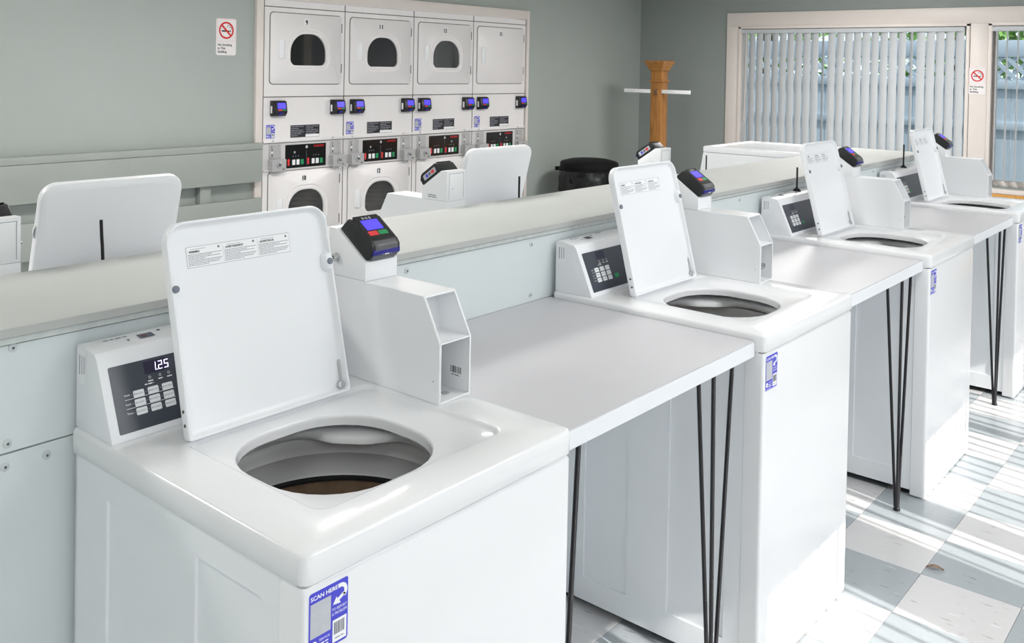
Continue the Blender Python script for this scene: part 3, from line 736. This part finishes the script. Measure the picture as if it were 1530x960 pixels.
    q = MB('grey_plastic', 'print_black'); q.prism([E(*p) for p in ((.110, .001), (.1165, .004), (.1175, .018), (.110, .019))], .5935, .6695, 'x', bev=.001, seg=1); q.build('lower_face', rd)
    for k in range(3):
        q = MB('print_grey'); f = Flat(q, SO+mv*.0440+sv*.019, (1, 0, 0), -sv); f.ring(.619+.0105*k, 0, .0018, .0038, 'print_pale', 1, n=12); q.build('status_light', rd, smooth=0)
    q = MB('print_pale', 'red', 'sticker_blue', 'oak'); f = Flat(q, Vector((.6767, 0, 0))+SO+sv*.095+mv*.012, -sv, mv)
    f.rrect(0, 0, .072, .020, .003, 'print_pale', 1); f.rect(.014, .004, .026, .016, 'sticker_blue', 2); f.rect(.030, .004, .042, .016, 'print_slate', 2); f.rect(.046, .004, .062, .016, 'red', 2)
    q.build('payment_sticker', rd, smooth=0)
    # service sticker
    q = MB('print_white'); scan_sticker(q, (.013, .0037, .823), (1, 0, 0), (0, 0, 1), .078, .098); q.build('service_sticker', t, smooth=0)
    return t
def antenna(parent, x, y, z, h=.10):
    q = MB('rubber_black'); q.lathe((x, y, z), [(.019, 0), (.018, .004), (.008, .012), (.0045, .018), (.0045, h), (.0035, h+.004)], n=14, cap0=True, cap1=True)
    return q.build('antenna', parent)
w1 = make_washer()
labs = ['nearest front-row top-load washer with open lid and lit price display',
        'second front-row top-load washer from the camera, lid open, green start key showing',
        'third front-row top-load washer from the camera, lid open, black antenna on its console',
        'farthest front-row top-load washer, lid open, nearest the far windows']
ws = [w1]+[copy_tree(w1) for _ in range(3)]
for o, x, l in zip(ws, WX, labs): o.location.x = x; o['label'] = l; o['group'] = 'front row top-load washers'
con1 = [c for c in w1.children if c.name.startswith('console')][0]
q = MB('led'); f = Flat(q, on(CS0, CSU, 0, 0, .0009), Vector((1, 0, 0)), CSU+Vector((.10, 0, 0)))
def seg7(f, x, y, w, h, on_):
    s = w*.20; g = {'a': (0, h-s, w, h), 'b': (w-s, h/2, w, h), 'c': (w-s, 0, w, h/2), 'd': (0, 0, w, s), 'e': (0, 0, s, h/2), 'f': (0, h/2, s, h), 'g': (0, h/2-s/2, w, h/2+s/2)}
    for k in on_: a, b, c, d = g[k]; f.rect(x+a+.0002, y+b+.0003, x+c-.0002, y+d-.0003, 'led', 1)
seg7(f, .1035, .1145, .008, .0165, 'bc'); f.rect(.1128, .1145, .1144, .1162, 'led', 1); seg7(f, .1165, .1145, .009, .0165, 'abged'); seg7(f, .1295, .1145, .009, .0165, 'afgcd')
q.build('price_digits', con1, smooth=0)
antenna(ws[2], .330, .690, 1.144, .108); antenna(ws[3], .345, .690, 1.144, .135)

# rear row: the same machines turned round, their backs to the bulkhead
rlab = ['rear-row washer behind the bulkhead at the left edge, back of its raised lid showing',
        'rear-row washer behind the bulkhead in front of the dryers, back of its raised lid showing',
        'rear-row washer behind the bulkhead with its lid down, only its card reader showing']
RYF = 1.908
for k, xr in enumerate((.712, 2.332, 3.86)):
    o = copy_tree(w1, None, skip=('price_digits', 'service_sticker') if k < 2 else ('price_digits', 'service_sticker', 'lid', 'coin_vault'))
    o.location = (xr, RYF, 0); o.rotation_euler.z = PI; o['label'] = rlab[k]; o['group'] = 'rear row top-load washers'
    if k < 2:
        q = MB('rubber_black'); lx = (.398, .326)[k]; q.tube([(lx, .700, 1.144), (lx+(.004 if k == 0 else 0), .700, 1.23), (lx+(.006 if k == 0 else 0), .700, 1.255), (lx+(.008 if k == 0 else 0), .700, (1.296, 1.277)[k])], .0042); q.build('antenna', o)
    else:
        q = MB('vault_paint'); q.box(.581, .682, .540, .646, H+.0005, 1.2062, bev=.0015); q.build('reader_riser', o)
        q = MB('plastic_white'); R = [rr(.0965, .5115, .085, .490, .02, 5)]
        q.loops([[(x, y, H-.010) for x, y in rr(.0965, .5115, .085, .490, .03)], [(x, y, H+.008) for x, y in rr(.0965, .5115, .085, .490, .03)], [(x, y, H+.014) for x, y in rr(.102, .506, .09, .485, .03)]], None, True, True, True); q.build('lid', o)

# ------------------------------------------------------------------ front-loading washer at the far end of the rear row
t = thing('front_load_washer', 'tall white front-load washer at the far end behind the bulkhead', 'washer', (4.75, 1.19, 0))
fw, fd, fh = .70, .665, 1.195
q = MB('enamel_side'); q.prism([(0, .25), (fd+.03, .25), (fd+.03, .98), (fd, fh-.025), (0, fh-.025)], 0, fw, 'x', bev=.006); q.build('body', t)
q = MB('enamel_side'); q.box(.01, fw-.01, .02, fd+.01, 0, .248, bev=.004); q.build('pedestal', t)
q = MB('plastic_white'); C = lambda i, r, z: [(x, y, z) for x, y in rr(-.004+i, fw+.004-i, -.004+i, fd+.006-i, r)]
q.loops([C(.012, .02, fh-.025), C(0, .025, fh-.022), C(0, .025, fh+.006), C(.004, .022, fh+.013), C(.012, .02, fh+.015), C(.040, .018, fh+.015), C(.046, .016, fh+.009)], None); q.build('top_rim', t, smooth=50)
q = MB('enamel'); q.loops([C(.044, .016, fh+.008), C(.044, .016, fh+.009)], None, True, True, True); q.build('top_sheet', t)
q = MB('rubber_black'); q.box(-.003, .001, fd-.030, fd-.022, 1.03, 1.15, bev=.001); q.build('console_seam', t)
q = MB('slate_panel'); q.prism([(fd+.0005, fh-.03), (fd+.0025, fh-.03), (fd+.0305, .99), (fd+.028, .99)], .06, fw-.06, 'x'); q.build('control_panel', t)
q = MB('plastic_white', 'black_gloss')
q.lathe((fw/2, fd+.03, .66), [(.24, 0), (.24, .03), (.20, .04), (.17, .03)], None, 40, 'y'); q.lathe((fw/2, fd+.03, .66), [(.17, .03), (.10, .045), (.02, .05)], 'black_gloss', 40, 'y', cap1=True); q.build('door', t)
# ------------------------------------------------------------------ stack dryers in the wall
def dryer_door(parent, z0, num, glass=True):
    """door with top edge at z0+.555; rounded corners and a round-topped window"""
    q = MB('dryer_white'); x0, x1, za, zb = .058, .769, z0, z0+.555
    Lp = lambda i, r, y: [(x, y, z) for x, z in rr(x0+i, x1-i, za+i, zb-i, r)]
    D = lambda i, y: [(x, y, z) for x, z in rr(.246+i, .602-i, z0+.148+i, z0+.397-i, (max(.05-i, .01), max(.05-i, .01), .150-i*.6, .150-i*.6))]
    if glass:
        q.loops([Lp(0, .03, .003), Lp(0, .03, -.009), Lp(.003, .028, -.012), D(-.052, -.012), D(-.047, -.016), D(-.036, -.017), D(-.030, -.0125), D(-.022, -.018), D(-.010, -.020), D(-.002, -.016), D(.001, .012)])
    else:
        q.loops([Lp(0, .03, .003), Lp(0, .03, -.009), Lp(.003, .028, -.012)], None, True, False, True)
    d = q.build('door', parent, smooth=45)
    if glass:
        q = MB('dryer_glass'); q.loops([D(0, -.004), D(0, .000)], None, True, True, True); q.build('door_glass', d)
        q = MB('drum_metal', 'chrome'); cx, cz = .40, z0+.27
        q.lathe((cx, .03, cz), [(.255, 0), (.29, .02), (.29, .24), (.20, .30)], None, 48, 'y'); q.lathe((cx, .03, cz), [(.20, .30), (.02, .285)], 'drum_metal', 48, 'y', cap1=True)
        for a in (.6, 2.7, 4.8):
            q.prism([(cx+.29*math.cos(a-.12), cz+.29*math.sin(a-.12)), (cx+.22*math.cos(a), cz+.22*math.sin(a)), (cx+.29*math.cos(a+.12), cz+.29*math.sin(a+.12))], .05, .26, 'y')
        q.lathe((cx, .03, cz), [(.255, 0), (.245, -.004), (.255, -.012)], 'chrome', 48, 'y')
        q.build('drum', parent, smooth=40)
    q = MB('plastic_white'); hx = .128 if glass else .105
    q.prism([(hx, -.012), (hx+.012, -.028), (hx+.045, -.030), (hx+.05, -.024), (hx+.07, -.012)], z0+.195, z0+.352, 'z', bev=.004); q.build('door_handle', d)
    for z in (z0+.09, z0+.42):
        q = MB('gap_dark'); q.box(.768, .774, -.013, -.008, z, z+.075); q.build('hinge', d)
    q = MB('print_white', 'print_black'); f = Flat(q, (.400, -.0122, z0+.468), (1, 0, 0), (0, 0, 1))
    f.rect(-.022, -.004, .022, .050, 'print_white', 1); f.text(num, -.017 if len(num) > 1 else -.010, .003, .038, 'print_black', 2, width=.032 if len(num) > 1 else .02, bold=.006)
    q.build('number_tag', d, smooth=0)
def dryer_reader(t, x0):
    q = MB('black_plastic')
    q.prism([(0, 1.287), (-.035, 1.289), (-.048, 1.305), (-.058, 1.322), (-.046, 1.395), (-.036, 1.408), (0, 1.41)], x0, x0+.128, 'x', bev=.005, seg=2, ang=30)
    r = q.build('card_reader', t)
    n = Vector((0, .012, .073)).normalized()
    def pan(nm, mt, a, b, c, d):
        q = MB(mt); f = Flat(q, Vector((x0, -.0583, 1.322)), (1, 0, 0), n, .0008); f.rect(a, c, b, d, mt, 1); q.build(nm, r, smooth=0)
    pan('screen', 'screen_blue', .036, .112, .026, .070); pan('cancel_button', 'red', .038, .074, .010, .020); pan('confirm_button', 'green', .080, .112, .010, .020)
    q = MB('print_white'); f = Flat(q, (x0-.0006, -.012, 1.312), (0, -1, 0), (0, 0, 1)); f.rect(0, 0, .02, .055, 'print_white', 1); q.build('side_strip', r, smooth=0)
    q = MB('blue_lip'); q.prism([(-.046, 1.297), (-.054, 1.299), (-.062, 1.318), (-.05, 1.318)], x0+.045, x0+.085, 'x'); q.build('card_slot', r)
def make_dryer(i):
    glass = i < 3
    lab = ['leftmost stacked dryer pair in the wall, upper door numbered 9', 'second stacked dryer pair from the left, upper door numbered 11', 'third stacked dryer pair from the left, upper door numbered 13', 'rightmost stacked dryer pair with a plain upper door without window'][i]
    t = thing('stacked_dryer', lab, 'dryer', (DX+i*DW, DY, 0), 0, 'stacked dryers built into the wall')
    w = DW
    q = MB('dryer_white')   # face frame with openings behind the doors
    def panel(x0, x1, z0, z1, y=-.0): q.box(x0, x1, y, y+.012, z0, z1, bev=.002, seg=1)
    q.box(.002, w-.002, .0, .02, 2.140, 2.190, bev=.002, seg=1)
    for z0 in (1.539, .295):
        a, b = z0-.1015 if z0 > 1 else .10, z0+.555+(.0425 if z0 > 1 else .0115)
        O = [(x, z) for x, z in rr(.002, w-.002, a, b, .001)]; I = rr(.10, .73, z0+.04, z0+.515, .02)
        q.loops([[(x, .02, z) for x, z in O], [(x, 0, z) for x, z in O], [(x, 0, z) for x, z in I], [(x, .03, z) for x, z in I]])
    q.box(.004, .02, .021, .75, .10, 2.185); q.box(w-.02, w-.004, .021, .75, .10, 2.185); q.box(.02, w-.02, .74, .75, .1, 2.18)
    q.build('cabinet', t, smooth=30)
    q = MB('gap_dark')
    for z in (.8635, 1.0765, 1.4365, 2.1385): q.box(.0005, w-.0005, -.0012, .018, z-.0032, z+.0032)
    q.box(.0002, .0045, -.0012, .02, .1, 2.19)
    for z0 in (1.539, .295): q.loops([[(x, -.0006, z) for x, z in rr(.052, .775, z0-.006, z0+.561, .036)], [(x, -.0006, z) for x, z in rr(.062, .765, z0+.004, z0+.551, .028)]])
    q.build('seam', t, smooth=0)
    q = MB('dryer_white'); q.prism([(.0, 1.434), (.012, 1.434), (.012, 1.079), (-.014, 1.079), (-.016, 1.090), (0, 1.108)], .002, w-.002, 'x', bev=.002, seg=1); q.build('service_panel', t)
    q = MB('dryer_panel'); q.box(.002, w-.002, -.002, .012, .867, 1.074, bev=.002, seg=1); q.build('control_fascia', t)
    q = MB('dryer_white'); q.prism([(-.002, .872), (-.020, .868), (-.020, .864), (0, .852)], .002, w-.002, 'x'); q.build('fascia_lip', t)
    dryer_door(t, 1.539, str(9+2*i), glass); dryer_door(t, .295, str(10+2*i), True)
    for x in (.066, .665): dryer_reader(t, x)
    q = MB('print_white'); scan_sticker(q, (.030, -.0005, 1.114), (1, 0, 0), (0, 0, 1), .086, .108, .0009); q.build('service_sticker', t, smooth=0)
    q = MB('print_black'); f = Flat(q, (.266, -.0005, 1.112), (1, 0, 0), (0, 0, 1), .0006)
    f.rect(0, 0, .292, .098, 'print_black', 1); f.rect(.15, .002, .290, .022, 'print_white', 2)
    for r in range(6):
        for c_ in (.008, .155):
            if not (r > 4 and c_ > .1): f.fine(c_, c_+.125, .083-r*.0145, .006, 'print_grey', 2, r*3+int(c_*100)+i, (1, .6, .95, 1, .8, .5)[r])
    q.build('instruction_label', t, smooth=0)
    q = MB('black_gloss', 'print_white', 'red', 'green', 'sign_red', 'print_grey', 'screen_blue'); q.box(.217, .626, -.005, -.002, .870, 1.056, bev=.001, seg=1)
    f = Flat(q, (.217, -.0052, .870), (1, 0, 0), (0, 0, 1), .0006)
    f.disc(.209, .163, .012, 'print_pale', 2, 14); f.rect(.207, .015, .210, .135, 'print_slate', 2); f.rect(.285, .160, .385, .174, 'sign_red', 2); f.fine(.290, .380, .164, .006, 'black_gloss', 3, 5, 1)
    f.ring(.09 if i < 2 else .305, .125, .004, .009, 'print_pale', 2, n=12)
    for o in (0, .205):
        for k in range(3): f.text('88'[:1], .072+o+.026*k, .088, .012, 'print_grey', 2)
    q.build('control_panel', t, smooth=0)
    for o in (0, .195):
        for k, mt in enumerate(('button_white', 'button_white', 'green')):
            q = MB(mt); q.box(.284+o+.042*k, .314+o+.042*k, -.008, -.005, .895, .937, bev=.002, seg=1); q.build('select_button', t)
        q = MB('red'); q.prism([(.240+o, .892), (.256+o, .892), (.256+o, .930), (.262+o, .930), (.248+o, .948), (.234+o, .930), (.240+o, .930)], -.0075, -.005, 'y'); q.build('arrow_light', t, smooth=0)
    for x in (.060, .668):
        q = MB('steel', 'print_slate'); q.box(x, x+.112, -.008, -.002, .960, 1.066, bev=.001, seg=1); f = Flat(q, (x, -.0082, .960), (1, 0, 0), (0, 0, 1), .0006); f.rect(.022, .012, .032, .070, 'gap_dark', 1); f.disc(.027, .045, .011, 'print_white', 2, 12); f.rect(.020, .070, .026, .098, 'print_slate', 1)
        q.build('coin_slide', t)
        q = MB('steel'); q.box(x-.008, x+.128, -.060, -.002, .858, .952, bev=.002, seg=1); b_ = q.build('coin_box', t)
        q = MB('chrome', 'print_black'); q.cyl((x+.055, -.060, .910), (x+.055, -.072, .910), .022, None, 20, bev=.002); f = Flat(q, (x+.055, -.0722, .910), (1, 0, 0), (0, 0, 1)); f.disc(0, 0, .007, 'print_black', 1, 10); q.build('lock_barrel', b_)
        q = MB('chrome'); q.cyl((x+.095, -.060, .878), (x+.095, -.066, .878), .009, None, 12); q.build('key_pin', b_)
    for x in (.09, .69):
        q = MB('steel'); q.cyl((x, -.010, 1.098), (x, -.018, 1.094), .006, None, 8); q.build('panel_screw', t)
for i in range(4): make_dryer(i)

# ------------------------------------------------------------------ waste bin, wooden post
t = thing('waste_bin', 'round black waste bin with domed lid and plastic liner by the back wall', 'bin', (7.27, 4.47, 0))
q = MB('can_black'); q.lathe((0, 0, 0), [(.24, 0), (.25, .02), (.285, .55)], None, 40, cap0=True); q.build('bin_body', t)
q = MB('bag_black'); rnd = random.Random(5); L = []
for z, r in ((.36, .290), (.44, .312), (.52, .316), (.585, .312), (.62, .300), (.645, .306), (.66, .300)):
    L.append([((r+.006*math.sin(9*a+z*30)+.004*math.sin(23*a-z*50)+rnd.uniform(-.002, .002))*math.cos(a), (r+.006*math.sin(9*a+z*30)+.004*math.sin(23*a-z*50))*math.sin(a), z) for a in (2*PI*k/64 for k in range(64))])
q.loops(L); q.build('bin_liner', t, smooth=60)
q = MB('can_black'); q.lathe((0, 0, 0), [(.300, .645), (.322, .650), (.322, .668), (.305, .676), (.305, .695), (.300, .728), (.285, .738), (.20, .760), (.08, .770), (.01, .772)], None, 48, cap1=True); q.build('bin_lid', t, smooth=35)
for a in (2.30, 2.30+PI):
    q = MB('can_black'); c_, s_ = math.cos(a), math.sin(a); q.cyl((.30*c_, .30*s_, .66), (.355*c_, .355*s_, .66), .022, None, 10, bev=.004); q.build('lid_handle', t)
t = thing('wooden_post', 'square brown wooden post with flared cap and white crossbar in the corner', 'post', (8.07, 4.125, 0))
q = MB('post_wood'); q.box(-.068, .068, -.066, .066, 0, 1.74, bev=.004); q.build('shaft', t)
q = MB('post_wood'); q.box(-.22, .22, -.22, .22, 0, .05, bev=.006); q.box(-.09, .09, -.09, .09, .05, .12, bev=.006); q.build('base', t)
q = MB('post_wood')
sq = lambda s, z: [(-s, -s, z), (s, -s, z), (s, s, z), (-s, s, z)]
q.loops([sq(.069, 1.69), sq(.082, 1.70), sq(.086, 1.725), sq(.112, 1.772), sq(.118, 1.785), sq(.118, 1.800), sq(.10, 1.804)], None, True, True, True); q.build('cap', t, smooth=20)
q = MB('post_wood'); q.loops([sq(.067, 1.570), sq(.080, 1.576), sq(.080, 1.588), sq(.067, 1.594)], None); q.build('collar', t, smooth=20)
for s in (-1, 1):
    q = MB('rod_white'); a, b = sorted((s*.060, s*.405)); q.box(-.062, -.046, a, b, 1.452, 1.492, bev=.002); q.build('crossbar', t)
q = MB('gap_dark')
for s in (-1, 1): q.tube([(-.070, .02*s, 1.50), (-.076, -.005*s, 1.46), (-.070, -.022*s, 1.43)], .004)
q.build('bar_bracket', t)
# ------------------------------------------------------------------ dry leaf on the floor
LEAF = (2.603, -0.180)
q = MB('dry_leaf'); L = []
for k in range(9):
    u_ = k/8; w_ = .011*math.sin(PI*min(1, u_*1.02+.02))+.0008; zc = .003+.006*math.sin(PI*u_)
    L.append([(-.028+.056*u_, -w_, zc+.004), (-.028+.056*u_, 0, zc), (-.028+.056*u_, w_, zc+.004), (-.028+.056*u_, 0, zc-.0008)])
q.loops(L, None, True, True, True)
o = tag(q.build('dry_leaf', None, smooth=60), 'small curled brown dry leaf lying on a grey floor tile', 'leaf'); o.location = (LEAF[0], LEAF[1], -.001); o.rotation_euler.z = -1.25
